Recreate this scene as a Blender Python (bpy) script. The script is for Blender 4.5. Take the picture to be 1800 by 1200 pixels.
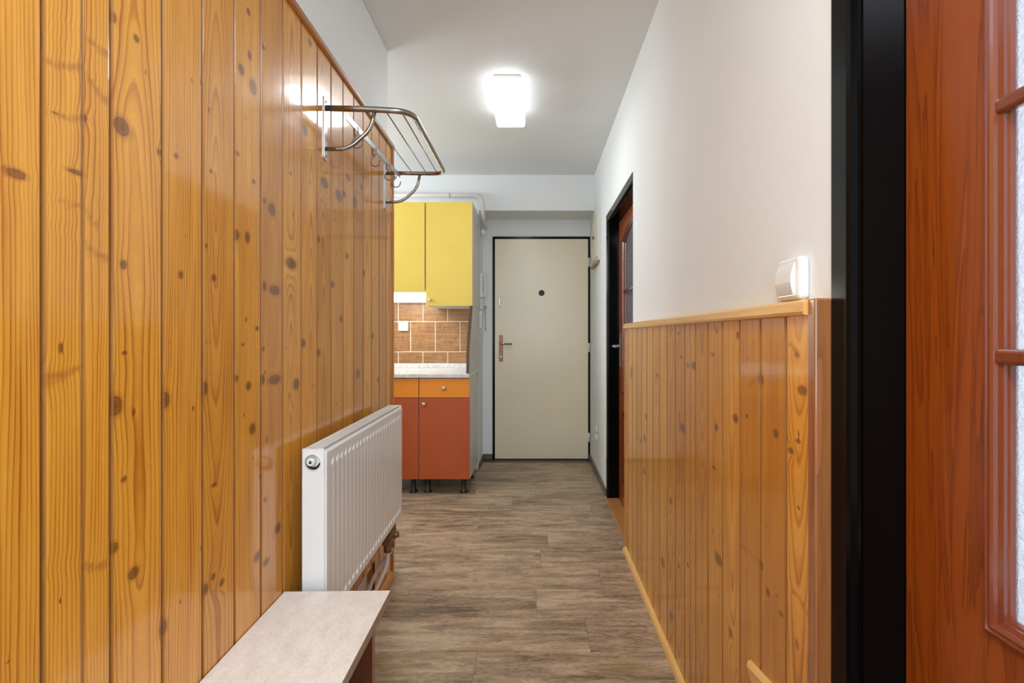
import bpy, bmesh, math, random
import numpy as np
from mathutils import Vector, Matrix

for o in list(bpy.data.objects): bpy.data.objects.remove(o)
S = bpy.context.scene
COL = S.collection

# ------------------------------------------------------------------ camera, world, big lights, exposure
cam_d = bpy.data.cameras.new('camera'); cam_d.sensor_width = 36; cam_d.lens = 18.0
cam_d.shift_x = -40/1800; cam_d.shift_y = -10/1800; cam_d.clip_start = 0.02
cam = bpy.data.objects.new('camera', cam_d); COL.objects.link(cam)
cam.location = (0, 0, 1.105); cam.rotation_euler = (math.pi/2, 0, 0)
S.camera = cam
S.view_settings.view_transform = 'Standard'; S.view_settings.look = 'None'
S.view_settings.gamma = 1; S.view_settings.use_curve_mapping = False
S.view_settings.exposure = 0.42
W = bpy.data.worlds.new('world'); S.world = W; W.use_nodes = True
W.node_tree.nodes['Background'].inputs[0].default_value = (0.80, 0.88, 1.0, 1)
W.node_tree.nodes['Background'].inputs[1].default_value = 1.0

def area(name, loc, rot, sx, sy, power, col=(1, 1, 1)):
    d = bpy.data.lights.new(name, 'AREA'); d.shape = 'RECTANGLE'; d.size = sx; d.size_y = sy
    d.energy = power; d.color = col
    o = bpy.data.objects.new(name, d); COL.objects.link(o); o.location = loc; o.rotation_euler = rot
    return o
# added fill light at the unseen opening behind the camera (faces +Y)
area('rear_fill', (-0.05, -1.56, 1.45), (math.radians(90), 0, 0), 0.9, 1.5, 13, (0.76, 0.89, 1.0))
# added overhead fill behind the camera, no lamp modelled there (faces down)
area('overhead_fill', (-0.1, -0.25, 2.38), (0, 0, 0), 0.4, 0.6, 30, (0.77, 0.895, 1.0))
# added fill brightening the kitchen from its unseen left wall (faces +X)
area('kitchen_fill', (-2.15, 3.3, 1.9), (0, math.radians(-90), 0), 0.4, 1.0, 15, (0.94, 0.97, 1.0))

# ------------------------------------------------------------------ node helpers
def mat(name):
    m = bpy.data.materials.new(name); m.use_nodes = True
    nt = m.node_tree; b = nt.nodes['Principled BSDF']
    return m, nt, b
def N(nt, t, **kw):
    n = nt.nodes.new(t)
    for k, v in kw.items(): setattr(n, k, v)
    return n
def math_(nt, op, a, b=None, clamp=False):
    n = nt.nodes.new('ShaderNodeMath'); n.operation = op; n.use_clamp = clamp
    for i, v in enumerate((a, b)):
        if v is None: continue
        if isinstance(v, (int, float)): n.inputs[i].default_value = v
        else: nt.links.new(v, n.inputs[i])
    return n.outputs[0]
def ramp(nt, fac, stops, interp='LINEAR'):
    n = nt.nodes.new('ShaderNodeValToRGB'); n.color_ramp.interpolation = interp
    e = n.color_ramp.elements
    while len(e) < len(stops): e.new(0.5)
    for el, (p, c) in zip(e, stops):
        el.position = p; el.color = (*c, 1) if len(c) == 3 else c
    nt.links.new(fac, n.inputs[0]); return n.outputs[0]
def mix(nt, fac, a, b, blend='MIX'):
    n = nt.nodes.new('ShaderNodeMix'); n.data_type = 'RGBA'; n.blend_type = blend
    if isinstance(fac, (int, float)): n.inputs[0].default_value = fac
    else: nt.links.new(fac, n.inputs[0])
    for i, v in ((6, a), (7, b)):
        if isinstance(v, tuple): n.inputs[i].default_value = (*v, 1) if len(v) == 3 else v
        else: nt.links.new(v, n.inputs[i])
    return n.outputs[2]
def noise(nt, vec, scale, detail=3, rough=0.5, dist=0.0):
    n = nt.nodes.new('ShaderNodeTexNoise'); n.inputs['Scale'].default_value = scale
    n.inputs['Detail'].default_value = detail; n.inputs['Roughness'].default_value = rough
    n.inputs['Distortion'].default_value = dist
    if vec is not None: nt.links.new(vec, n.inputs['Vector'])
    return n.outputs['Fac']
def mapping(nt, scale, rot=(0, 0, 0), loc=(0, 0, 0), world=False):
    if world: src = N(nt, 'ShaderNodeNewGeometry').outputs['Position']
    else: src = N(nt, 'ShaderNodeTexCoord').outputs['Object']
    m = N(nt, 'ShaderNodeMapping'); m.inputs['Scale'].default_value = scale
    m.inputs['Rotation'].default_value = rot; m.inputs['Location'].default_value = loc
    nt.links.new(src, m.inputs['Vector']); return m.outputs[0]
def bump(nt, b, h, strength, dist=0.001):
    n = N(nt, 'ShaderNodeBump'); n.inputs['Strength'].default_value = strength; n.inputs['Distance'].default_value = dist
    nt.links.new(h, n.inputs['Height']); nt.links.new(n.outputs[0], b.inputs['Normal'])
def attr(nt, name):
    n = N(nt, 'ShaderNodeAttribute'); n.attribute_name = name; n.attribute_type = 'GEOMETRY'
    return n.outputs['Fac']
def setp(b, **kw):
    names = dict(rough='Roughness', metal='Metallic', coat='Coat Weight', coatr='Coat Roughness', spec='Specular IOR Level',
                 trans='Transmission Weight', ior='IOR', emis='Emission Strength')
    for k, v in kw.items(): b.inputs[names[k]].default_value = v

def plain(name, col, rough=0.4, metal=0, bumpy=0, bscale=200, var=0.04, vscale=6, **kw):
    m, nt, b = mat(name)
    v = noise(nt, mapping(nt, (1, 1, 1)), vscale, 3)
    c = ramp(nt, v, [(0.3, tuple(x*(1-var) for x in col)), (0.7, tuple(min(1, x*(1+var)) for x in col))])
    nt.links.new(c, b.inputs['Base Color']); setp(b, rough=rough, metal=metal, **kw)
    if bumpy: bump(nt, b, noise(nt, mapping(nt, (1, 1, 1)), bscale, 3), bumpy)
    return m

def wood(name, light, dark, axis='Z', freq=60, rough=0.35, coat=0.3, streak=0.6, coatr=0.15):
    m, nt, b = mat(name)
    k = {'X': (0.05, 1, 1), 'Y': (1, 0.05, 1), 'Z': (1, 1, 0.05)}[axis]
    v = mapping(nt, k)
    big = noise(nt, v, freq*0.22, 4, 0.5, 0.6)
    w = N(nt, 'ShaderNodeMath'); w.operation = 'FRACT'
    nt.links.new(math_(nt, 'MULTIPLY', big, 9.0), w.inputs[0])
    rings = math_(nt, 'POWER', w.outputs[0], 3.0)
    fine = noise(nt, v, freq*6, 2, 0.6)
    t = math_(nt, 'ADD', math_(nt, 'MULTIPLY', rings, streak*0.55), math_(nt, 'MULTIPLY', fine, 0.45))
    c = ramp(nt, t, [(0.12, light), (0.85, dark)])
    nt.links.new(c, b.inputs['Base Color']); setp(b, rough=rough, coat=coat, coatr=coatr)
    bump(nt, b, fine, 0.06)
    return m

# ------------------------------------------------------------------ materials
def pine_mat(name, light, late, knot):
    m, nt, b = mat(name)
    R = attr(nt, 'ring'); K = attr(nt, 'knot'); B = attr(nt, 'board'); A = attr(nt, 'along')
    comb = N(nt, 'ShaderNodeCombineXYZ')
    nt.links.new(math_(nt, 'MULTIPLY', R, 1.0), comb.inputs[0])
    nt.links.new(math_(nt, 'MULTIPLY', A, 0.06), comb.inputs[1])
    nt.links.new(math_(nt, 'MULTIPLY', B, 7.0), comb.inputs[2])
    wob = noise(nt, comb.outputs[0], 22, 2)
    Rw = math_(nt, 'ADD', R, math_(nt, 'MULTIPLY', wob, 0.03))
    fr = N(nt, 'ShaderNodeMath'); fr.operation = 'FRACT'
    nt.links.new(math_(nt, 'MULTIPLY', Rw, 150.0), fr.inputs[0])
    saw = ramp(nt, fr.outputs[0], [(0.0, (0.05,)*3), (0.55, (0.25,)*3), (0.86, (1,)*3), (1.0, (0.05,)*3)])
    fiber = noise(nt, comb.outputs[0], 900, 2, 0.6)
    broad = noise(nt, comb.outputs[0], 55, 3, 0.5)
    # strength of the rings varies over the board
    amp = math_(nt, 'ADD', math_(nt, 'MULTIPLY', broad, 1.25), 0.02)
    t = math_(nt, 'ADD', math_(nt, 'MULTIPLY', saw, amp), math_(nt, 'MULTIPLY', fiber, 0.28))
    t = math_(nt, 'ADD', t, math_(nt, 'MULTIPLY', math_(nt, 'SUBTRACT', broad, 0.5), 0.55))
    c = ramp(nt, t, [(0.02, light), (0.95, late)])
    # board tint
    tint = ramp(nt, B, [(0.0, (0.80, 0.75, 0.66)), (0.5, (0.98, 0.98, 0.98)), (1.0, (1.10, 1.14, 1.2))])
    c = mix(nt, 1.0, c, tint, 'MULTIPLY')
    # knots: a dark core, a thin darker rim, and a paler halo
    kc = ramp(nt, math_(nt, 'MULTIPLY', math_(nt, 'ADD', K, math_(nt, 'MULTIPLY', math_(nt, 'SUBTRACT', broad, 0.5), 0.5)), 0.4), [(0.0, (1,)*3), (0.30, (0.80,)*3), (0.38, (0.95,)*3), (0.46, (0.34,)*3), (0.72, (0.0,)*3)])
    kr = N(nt, 'ShaderNodeMath'); kr.operation = 'FRACT'
    nt.links.new(math_(nt, 'MULTIPLY', K, 3.2), kr.inputs[0])
    kcol = mix(nt, math_(nt, 'MULTIPLY', kr.outputs[0], 0.6), knot, tuple(x*0.45 for x in knot))
    c = mix(nt, math_(nt, 'MULTIPLY', kc, 0.86), c, kcol)
    # spike knots (streaks)
    sp = attr(nt, 'spike')
    c = mix(nt, math_(nt, 'MULTIPLY', sp, 0.75), c, (0.34, 0.105, 0.018))
    c = mix(nt, math_(nt, 'MULTIPLY', attr(nt, 'groove'), 0.8), c, (0.22, 0.085, 0.025))
    nt.links.new(c, b.inputs['Base Color'])
    setp(b, rough=0.34, coatr=0.095, spec=0.3)
    G = attr(nt, 'groove')
    nt.links.new(math_(nt, 'SUBTRACT', 0.78, math_(nt, 'MULTIPLY', G, 0.68)), b.inputs['Coat Weight'])
    b.inputs['Coat IOR'].default_value = 1.5
    hh = math_(nt, 'ADD', math_(nt, 'MULTIPLY', saw, 0.25), math_(nt, 'MULTIPLY', noise(nt, mapping(nt, (1, 1, 0.25)), 30, 3), 1.0))
    bump(nt, b, hh, 0.10, 0.002)
    bn = nt.nodes['Principled BSDF'].inputs['Normal'].links[0].from_socket
    bp2 = N(nt, 'ShaderNodeBump'); bp2.inputs['Strength'].default_value = 0.10; bp2.inputs['Distance'].default_value = 0.0015
    nt.links.new(noise(nt, mapping(nt, (1, 1, 0.3)), 26, 2), bp2.inputs['Height'])
    nt.links.new(bp2.outputs[0], b.inputs['Coat Normal'])
    return m

M = {}
M['pine'] = pine_mat('varnished_pine', (0.80, 0.368, 0.042), (0.41, 0.115, 0.005), (0.115, 0.026, 0.005))
M['pine_trim'] = wood('pine_trim', (0.66, 0.28, 0.055), (0.46, 0.15, 0.02), 'Y', 50, 0.3, 0.8, 0.5, 0.1)
M['pine_dark'] = wood('pine_edge_trim', (0.44, 0.15, 0.02), (0.28, 0.075, 0.01), 'Y', 50, 0.3, 0.8, 0.5, 0.1)
M['pine_post'] = wood('pine_post', (0.46, 0.17, 0.035), (0.27, 0.075, 0.015), 'Z', 60, 0.25, 1.0, 0.6, 0.1)
M['post_brown'] = wood('brown_pine_post', (0.36, 0.14, 0.045), (0.19, 0.06, 0.018), 'Z', 60, 0.25, 0.8, 0.6, 0.1)
M['pine_light'] = wood('light_pine', (0.80, 0.46, 0.14), (0.62, 0.30, 0.07), 'Y', 40, 0.35, 0.5, 0.5)
M['recess'] = plain('dark_recess', (0.10, 0.05, 0.025), 0.8)
def wall_mat(name, col, s=0.25):
    m, nt, b = mat(name)
    v = mapping(nt, (1, 1, 1), world=True)
    c = ramp(nt, noise(nt, v, 2.2, 3), [(0.3, tuple(x*0.975 for x in col)), (0.7, col)])
    nt.links.new(c, b.inputs['Base Color']); setp(b, rough=0.75, spec=0.25)
    h = math_(nt, 'ADD', math_(nt, 'MULTIPLY', noise(nt, v, 6, 3), 4.0), noise(nt, v, 160, 3, 0.6))
    bump(nt, b, h, s, 0.0012); return m
M['wall'] = wall_mat('white_plaster', (0.85, 0.87, 0.865))
M['ceiling'] = wall_mat('ceiling_plaster', (0.79, 0.795, 0.785), 0.2)
M['white'] = plain('white_plastic', (0.78, 0.78, 0.77), 0.3, var=0.01, coat=0.3)
M['enamel'] = plain('white_enamel', (0.80, 0.81, 0.80), 0.28, var=0.015, coat=0.5)
M['grey_laminate'] = plain('grey_white_laminate', (0.62, 0.61, 0.57), 0.3, var=0.04)
M['dark_seam'] = plain('dark_seam', (0.03, 0.025, 0.02), 0.7)
M['black_gloss'] = plain('black_gloss_paint', (0.002, 0.002, 0.0022), 0.17, coat=0.0, spec=0.13, bumpy=0.12, bscale=18)
M['black'] = plain('black_plastic', (0.012, 0.012, 0.012), 0.4)
M['cream'] = plain('cream_door_paint', (0.87, 0.775, 0.56), 0.28, var=0.03, vscale=2, coat=0.2, coatr=0.2)
M['cream_box'] = plain('cream_paint', (0.82, 0.77, 0.64), 0.4, var=0.03)
M['chrome'] = plain('worn_chrome', (0.32, 0.295, 0.27), 0.2, metal=1, var=0.1, vscale=60)
M['hook'] = plain('tarnished_hook', (0.20, 0.17, 0.145), 0.35, metal=0.9)
M['steel'] = plain('zinc_steel', (0.50, 0.51, 0.52), 0.32, metal=1, var=0.08, vscale=40)
M['knob'] = plain('brushed_knob', (0.55, 0.48, 0.42), 0.3, metal=0.85)
M['brass_plate'] = plain('brown_door_plate', (0.34, 0.16, 0.075), 0.35, metal=0.4)
M['yellow'] = plain('yellow_front', (0.82, 0.60, 0.10), 0.42, var=0.02)
M['orange'] = plain('orange_front', (0.88, 0.28, 0.012), 0.42, var=0.02)
M['rust'] = plain('red_orange_front', (0.47, 0.085, 0.018), 0.42, var=0.03)
M['brown_edge'] = plain('brown_edging', (0.085, 0.035, 0.02), 0.4)
M['pipe_paint'] = plain('beige_pipe_paint', (0.70, 0.665, 0.61), 0.35, var=0.03)
M['pipe_pink'] = plain('pinkish_white_pipe', (0.70, 0.60, 0.56), 0.4, var=0.05)
M['valve'] = plain('brown_valve', (0.26, 0.15, 0.08), 0.4, metal=0.4, var=0.2, vscale=30)
M['skirting'] = plain('grey_brown_skirting', (0.13, 0.095, 0.075), 0.4, var=0.15, vscale=20)
M['stone'] = None
def stone():
    m, nt, b = mat('marbled_worktop')
    v = mapping(nt, (1, 1, 1))
    c = ramp(nt, noise(nt, v, 24, 5, 0.6, 1.2), [(0.3, (0.55, 0.55, 0.54)), (0.65, (0.80, 0.80, 0.78))])
    nt.links.new(c, b.inputs['Base Color']); setp(b, rough=0.25); return m
M['stone'] = stone()
def bench_top():
    m, nt, b = mat('beige_speckled_laminate')
    v = mapping(nt, (1, 0.45, 1))
    n1 = noise(nt, v, 260, 4, 0.7); n2 = noise(nt, v, 40, 4, 0.6)
    t = math_(nt, 'ADD', math_(nt, 'MULTIPLY', n1, 0.6), math_(nt, 'MULTIPLY', n2, 0.4))
    c = ramp(nt, t, [(0.35, (0.69, 0.585, 0.50)), (0.6, (0.85, 0.745, 0.66))])
    nt.links.new(c, b.inputs['Base Color']); setp(b, rough=0.42); bump(nt, b, n1, 0.1); return m
M['bench_top'] = bench_top()
M['bench_edge'] = plain('bench_edge', (0.36, 0.285, 0.23), 0.5, var=0.08, vscale=60)
M['walnut'] = wood('walnut_laminate', (0.17, 0.062, 0.03), (0.10, 0.032, 0.015), 'Z', 45, 0.4, 0.2)
M['walnut_edge'] = plain('bench_edge_band', (0.36, 0.20, 0.11), 0.45, var=0.1, vscale=40)
M['cherry'] = wood('cherry_laminate', (0.31, 0.064, 0.005), (0.13, 0.020, 0.0015), 'Z', 80, 0.32, 0.3, 0.8, 0.18)
M['cherry_mould'] = wood('cherry_moulding', (0.20, 0.045, 0.018), (0.13, 0.026, 0.010), 'Z', 60, 0.22, 1.0, 0.5, 0.12)
M['oak'] = wood('threshold_wood', (0.55, 0.25, 0.07), (0.36, 0.14, 0.03), 'Y', 50, 0.35, 0.5)
def tile():
    m, nt, b = mat('brown_woven_tile')
    n1 = noise(nt, mapping(nt, (0.05, 1, 1)), 190, 3, 0.6)
    n2 = noise(nt, mapping(nt, (1, 1, 0.3)), 60, 2); n3 = noise(nt, mapping(nt, (1, 1, 1)), 5, 2)
    t = math_(nt, 'ADD', math_(nt, 'MULTIPLY', n1, 0.55), math_(nt, 'ADD', math_(nt, 'MULTIPLY', n2, 0.2), math_(nt, 'MULTIPLY', n3, 0.25)))
    c = ramp(nt, t, [(0.38, (0.20, 0.085, 0.03)), (0.60, (0.46, 0.24, 0.10))])
    nt.links.new(c, b.inputs['Base Color']); setp(b, rough=0.3); bump(nt, b, n1, 0.3); return m
M['tile'] = tile()
M['grout'] = plain('cream_grout', (0.80, 0.68, 0.50), 0.8)
def lamp_mat(name, col, st):
    m, nt, b = mat(name)
    b.inputs['Base Color'].default_value = (0.8, 0.8, 0.8, 1)
    b.inputs['Emission Color'].default_value = (*col, 1); setp(b, emis=st, rough=0.3)
    return m
M['lamp_glow'] = lamp_mat('lamp_diffuser', (0.93, 0.97, 1.0), 16)
M['lamp_side'] = lamp_mat('lamp_side_glass', (0.93, 0.97, 1.0), 2.5)
M['tube_glow'] = lamp_mat('tube_diffuser', (1.0, 0.93, 0.80), 28)
def glass():
    m, nt, b = mat('pebbled_glass')
    v = mapping(nt, (1, 1, 1))
    b.inputs['Base Color'].default_value = (0.96, 0.98, 1, 1)
    setp(b, rough=0.12, trans=1.0, ior=1.35)
    n = math_(nt, 'ADD', noise(nt, v, 150, 2, 0.5), math_(nt, 'MULTIPLY', noise(nt, v, 420, 2), 0.5))
    bump(nt, b, n, 0.9, 0.004)
    tr = N(nt, 'ShaderNodeBsdfTranslucent'); tr.inputs[0].default_value = (0.92, 0.94, 0.97, 1)
    mx = N(nt, 'ShaderNodeMixShader')
    nt.links.new(ramp(nt, n, [(0.5, (0.25,)*3), (1.0, (0.75,)*3)]), mx.inputs[0])
    nt.links.new(b.outputs[0], mx.inputs[1]); nt.links.new(tr.outputs[0], mx.inputs[2])
    nt.links.new(mx.outputs[0], nt.nodes['Material Output'].inputs[0])
    return m
M['glass'] = glass()
def floor_mat():
    m, nt, b = mat('grey_brown_vinyl_plank')
    P = attr(nt, 'plank')
    geo = N(nt, 'ShaderNodeNewGeometry').outputs['Position']
    off = N(nt, 'ShaderNodeCombineXYZ'); nt.links.new(math_(nt, 'MULTIPLY', P, 37.0), off.inputs[0]); nt.links.new(math_(nt, 'MULTIPLY', P, 11.0), off.inputs[2])
    ad = N(nt, 'ShaderNodeVectorMath'); ad.operation = 'ADD'; nt.links.new(geo, ad.inputs[0]); nt.links.new(off.outputs[0], ad.inputs[1])
    def mp(s):
        k = N(nt, 'ShaderNodeMapping'); k.inputs['Scale'].default_value = s; nt.links.new(ad.outputs[0], k.inputs['Vector']); return k.outputs[0]
    n1 = noise(nt, mp((0.16, 1, 1)), 26, 6, 0.62, 0.8)      # long streaks
    n2 = noise(nt, mp((0.25, 1, 1)), 150, 5, 0.7)           # fine fibre
    n3 = noise(nt, mp((0.5, 1, 1)), 4, 3)                   # patches
    n4 = noise(nt, mp((1, 0.8, 1)), 330, 3, 0.6)              # grit
    n5 = noise(nt, mp((0.3, 1, 1)), 15, 4, 0.6, 1.5)
    t = math_(nt, 'ADD', math_(nt, 'MULTIPLY', n1, 0.42), math_(nt, 'MULTIPLY', n2, 0.27))
    t = math_(nt, 'ADD', t, math_(nt, 'MULTIPLY', n3, 0.22))
    t = math_(nt, 'ADD', t, math_(nt, 'MULTIPLY', n4, 0.13))
    t = math_(nt, 'ADD', t, math_(nt, 'MULTIPLY', math_(nt, 'SUBTRACT', P, 0.5), 0.035))
    c = ramp(nt, t, [(0.42, (0.12, 0.076, 0.045)), (0.475, (0.265, 0.178, 0.11)), (0.53, (0.39, 0.272, 0.172)), (0.60, (0.56, 0.41, 0.265))])
    dark = ramp(nt, n5, [(0.30, (1,)*3), (0.38, (0,)*3)])
    c = mix(nt, math_(nt, 'MULTIPLY', dark, 0.7), c, (0.06, 0.042, 0.032))
    warm = ramp(nt, noise(nt, mp((0.35, 1, 1)), 6, 3), [(0.60, (0,)*3), (0.72, (1,)*3)])
    c = mix(nt, math_(nt, 'MULTIPLY', warm, 0.35), c, (0.36, 0.235, 0.095))
    nt.links.new(c, b.inputs['Base Color']); setp(b, rough=0.42, spec=0.4)
    bump(nt, b, math_(nt, 'ADD', n2, n4), 0.25, 0.0012)
    return m
M['floor'] = floor_mat()
M['seam'] = plain('plank_seam', (0.15, 0.10, 0.065), 0.7)

# ------------------------------------------------------------------ geometry helpers
class MB:
    """collects shapes into one mesh"""
    def __init__(s): s.bm = bmesh.new()
    def _bev(s, geom_verts, r, seg):
        if r <= 0: return
        es = [e for e in s.bm.edges if all(v in geom_verts for v in e.verts)]
        bmesh.ops.bevel(s.bm, geom=es, offset=r, segments=seg, affect='EDGES', profile=0.5)
    def box(s, x0, x1, y0, y1, z0, z1, r=0.0, seg=2, mi=0):
        before = set(s.bm.faces)
        vs = [s.bm.verts.new((x, y, z)) for x in (x0, x1) for y in (y0, y1) for z in (z0, z1)]
        for f in ((0, 1, 3, 2), (4, 6, 7, 5), (0, 4, 5, 1), (2, 3, 7, 6), (0, 2, 6, 4), (1, 5, 7, 3)):
            s.bm.faces.new([vs[i] for i in f])
        s._bev(set(vs), r, seg)
        for f in set(s.bm.faces)-before: f.material_index = mi; f.smooth = False
        return s
    def prism(s, pts, axis, a0, a1, r=0, mi=0):
        """pts 2-D polygon in the other two axes (order x,y,z), extruded along axis"""
        def P(p, a):
            q = list(p); q.insert('XYZ'.index(axis), a); return q
        before = set(s.bm.faces)
        A = [s.bm.verts.new(P(p, a0)) for p in pts]; B = [s.bm.verts.new(P(p, a1)) for p in pts]
        s.bm.faces.new(A); s.bm.faces.new(B[::-1]); n = len(pts)
        for i in range(n): s.bm.faces.new((A[i], B[i], B[(i+1) % n], A[(i+1) % n]))
        s._bev(set(A+B), r, 2)
        for f in set(s.bm.faces)-before: f.material_index = mi
        return s
    def tube(s, path, r, n=12, caps=True, closed=False):
        path = [Vector(p) for p in path]; rs = r if isinstance(r, (list, tuple)) else [r]*len(path)
        rings = []; up = None
        L = len(path)
        for i, p in enumerate(path):
            if closed: t = path[(i+1) % L]-path[i-1]
            elif i == 0: t = path[1]-p
            elif i == L-1: t = p-path[-2]
            else: t = path[i+1]-path[i-1]
            t.normalize()
            if up is None:
                up = Vector((0, 0, 1)) if abs(t.z) < 0.9 else Vector((1, 0, 0))
            a = t.cross(up).normalized(); up = a.cross(t).normalized()
            rings.append([s.bm.verts.new(p+(a*math.cos(k*2*math.pi/n)+up*math.sin(k*2*math.pi/n))*rs[i]) for k in range(n)])
        pairs = list(zip(rings, rings[1:])) + ([(rings[-1], rings[0])] if closed else [])
        for A, B in pairs:
            for k in range(n):
                f = s.bm.faces.new((A[k], A[(k+1) % n], B[(k+1) % n], B[k])); f.smooth = True
        if caps and not closed:
            s.bm.faces.new(rings[0][::-1]); s.bm.faces.new(rings[-1])
        return s
    def lathe(s, prof, c, d, n=24):
        """prof: [(radius, along)], centre c, axis direction d"""
        d = Vector(d).normalized(); c = Vector(c)
        a = d.orthogonal().normalized(); b = d.cross(a)
        rings = []
        for r, h in prof:
            rings.append([s.bm.verts.new(c+d*h+(a*math.cos(k*2*math.pi/n)+b*math.sin(k*2*math.pi/n))*max(r, 1e-5)) for k in range(n)])
        for A, B in zip(rings, rings[1:]):
            for k in range(n):
                f = s.bm.faces.new((A[k], A[(k+1) % n], B[(k+1) % n], B[k])); f.smooth = True
        s.bm.faces.new(rings[0][::-1]); s.bm.faces.new(rings[-1])
        return s
    def poly(s, pts, smooth=False):
        f = s.bm.faces.new([s.bm.verts.new(p) for p in pts]); f.smooth = smooth; return s

def arc(c, r, a0, a1, n, plane='XY', h=0):
    out = []
    for i in range(n+1):
        a = math.radians(a0+(a1-a0)*i/n); u, v = c[0]+r*math.cos(a), c[1]+r*math.sin(a)
        out.append({'XY': (u, v, h), 'XZ': (u, h, v), 'YZ': (h, u, v)}[plane])
    return out
def round_path(pts, r, n=6):
    """polyline with its inner corners rounded"""
    pts = [Vector(p) for p in pts]; out = [pts[0]]
    for i in range(1, len(pts)-1):
        a, b, c = pts[i-1], pts[i], pts[i+1]
        rr = min(r, (a-b).length*0.49, (c-b).length*0.49)
        p0 = b+(a-b).normalized()*rr; p2 = b+(c-b).normalized()*rr
        for k in range(n+1):
            t = k/n; out.append(p0*(1-t)**2+b*2*t*(1-t)+p2*t*t)
    out.append(pts[-1]); return out

# two frames: 'W' the world, 'L' the slightly splayed left wall (x = out of the panelling face, y = along it)
TH = math.atan(0.0211)
FR = {'W': Matrix.Identity(4), 'L': Matrix.Translation((-0.61, 0, 0)) @ Matrix.Rotation(TH, 4, 'Z')}
class Thing:
    def __init__(s, name, label, cat, loc, frame='W', group=None, kind=None):
        s.off = Vector(loc); s.frame = frame
        o = bpy.data.objects.new(name, None); COL.objects.link(o); o.empty_display_size = 0.05
        o.matrix_world = FR[frame] @ Matrix.Translation(s.off); s.o = o
        tag(o, label, cat, group, kind)
    def part(s, name, mb, m, parent=None, label=None):
        return link(name, mb, m, s.off, parent or s.o, label)
def tag(o, label=None, cat=None, group=None, kind=None):
    if label: o['label'] = label
    if cat: o['category'] = cat
    if group: o['group'] = group
    if kind: o['kind'] = kind
    return o
def link(name, mb, m, off=(0, 0, 0), parent=None, label=None):
    me = bpy.data.meshes.new(name)
    bm = mb.bm if isinstance(mb, MB) else mb
    bmesh.ops.recalc_face_normals(bm, faces=bm.faces)
    bmesh.ops.translate(bm, verts=bm.verts, vec=-Vector(off)); bm.to_mesh(me); bm.free()
    for k in (m if isinstance(m, (list, tuple)) else [m]): me.materials.append(k)
    o = bpy.data.objects.new(name, me); COL.objects.link(o)
    if parent: o.parent = parent
    if label: o['label'] = label
    return o
def single(name, mb, m, loc, label, cat, frame='W', group=None):
    """a thing made of one mesh"""
    o = link(name, mb, m, loc); o.matrix_world = FR[frame] @ Matrix.Translation(Vector(loc))
    return tag(o, label, cat, group)
def struct(name, mb, m, label=None, frame='W'):
    o = link(name, mb, m); o.matrix_world = FR[frame]; tag(o, label, None, None, 'structure'); return o

# ------------------------------------------------------------------ the room shell
H = 2.44; XR = 0.495; YB = 4.25; YD = 4.58
mb = MB()
# planks: rows run across the corridor
rng = random.Random(4)
me_v, me_f, me_m, me_p = [], [], [], []
seams = {2: 0.007, 3: 0.30, 4: 0.03, 5: 0.07, 8: -0.15, 1: 0.196, 9: -0.42, 7: 0.36, 10: 0.02, 6: -0.33, 0: -0.2}
g = 0.0007
for r in range(-17, 13):
    y0 = 2.012+(r-2)*0.222; y1 = y0+0.222
    if y1 > 4.75: y1 = 4.75
    if y0 >= 4.75: continue
    sx = seams.get(r, rng.uniform(-0.6, 0.6)); x = sx-1.22*3
    while x < 1.4:
        a, b_ = max(x, -2.35), min(x+1.22, 1.4)
        if b_ > a+0.01:
            pr = rng.random()
            for (xa, xb, ya, yb, mi) in ((a+g, b_-g, y0+g, y1-g, 0), (a-g, a+g, y0, y1, 1), (a, b_, y0-g, y0+g, 1)):
                i = len(me_v); me_v += [(xa, ya, 0), (xb, ya, 0), (xb, yb, 0), (xa, yb, 0)]
                me_f.append((i, i+1, i+2, i+3)); me_m.append(mi); me_p += [pr]*4
        x += 1.22
me = bpy.data.meshes.new('floor'); me.from_pydata(me_v, [], me_f); me.materials.append(M['floor']); me.materials.append(M['seam'])
me.polygons.foreach_set('material_index', me_m)
at = me.attributes.new('plank', 'FLOAT', 'POINT'); at.data.foreach_set('value', me_p)
fo = bpy.data.objects.new('floor', me); COL.objects.link(fo); tag(fo, 'grey brown wood-look plank floor', None, None, 'structure')

struct('subfloor', MB().box(-2.35, 1.4, -1.75, 4.75, -0.15, -0.004), M['skirting']).name = 'floor_base'  # unseen slab under the floor planks, not a trim
struct('ceiling', MB().box(-2.35, 0.63, -1.75, 4.75, H, H+0.12), M['ceiling'], 'white plastered ceiling')
# left corridor wall, splayed like its panelling; ends at the kitchen
mb = MB().box(-0.15, -0.03, -1.72, 2.41, 0, H, 0.006, 2)
struct('wall_left', mb, M['wall'], 'white wall above the pine panelling', 'L')
mb = MB().box(-2.35, -0.74, 2.28, 2.40, 0, H)
struct('wall_kitchen_front', mb, M['wall'])
mb = MB()
for (y0, y1, z0, z1) in ((2.40, 2.8, 0, H), (3.9, 4.4, 0, H), (2.8, 3.9, 0, 0.9), (2.8, 3.9, 2.1, H)):
    mb.box(-2.32, -2.20, y0, y1, z0, z1)
struct('wall_kitchen_left', mb, M['wall'])
mb = MB().box(-2.32, -0.465, YB, 4.70, 0, H)                 # kitchen back wall; its end is the niche's left cheek
mb.box(-0.465, XR+0.0, YB, 4.70, 2.144, H)                   # beam over the door niche
mb.box(-0.465, -0.378, YD, 4.70, 0, 2.144)                   # beside and above the entry door
mb.box(-0.378, XR, YD, 4.70, 1.993, 2.144)
struct('wall_back', mb, M['wall'], 'white wall with a beam over the entry door niche')
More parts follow.
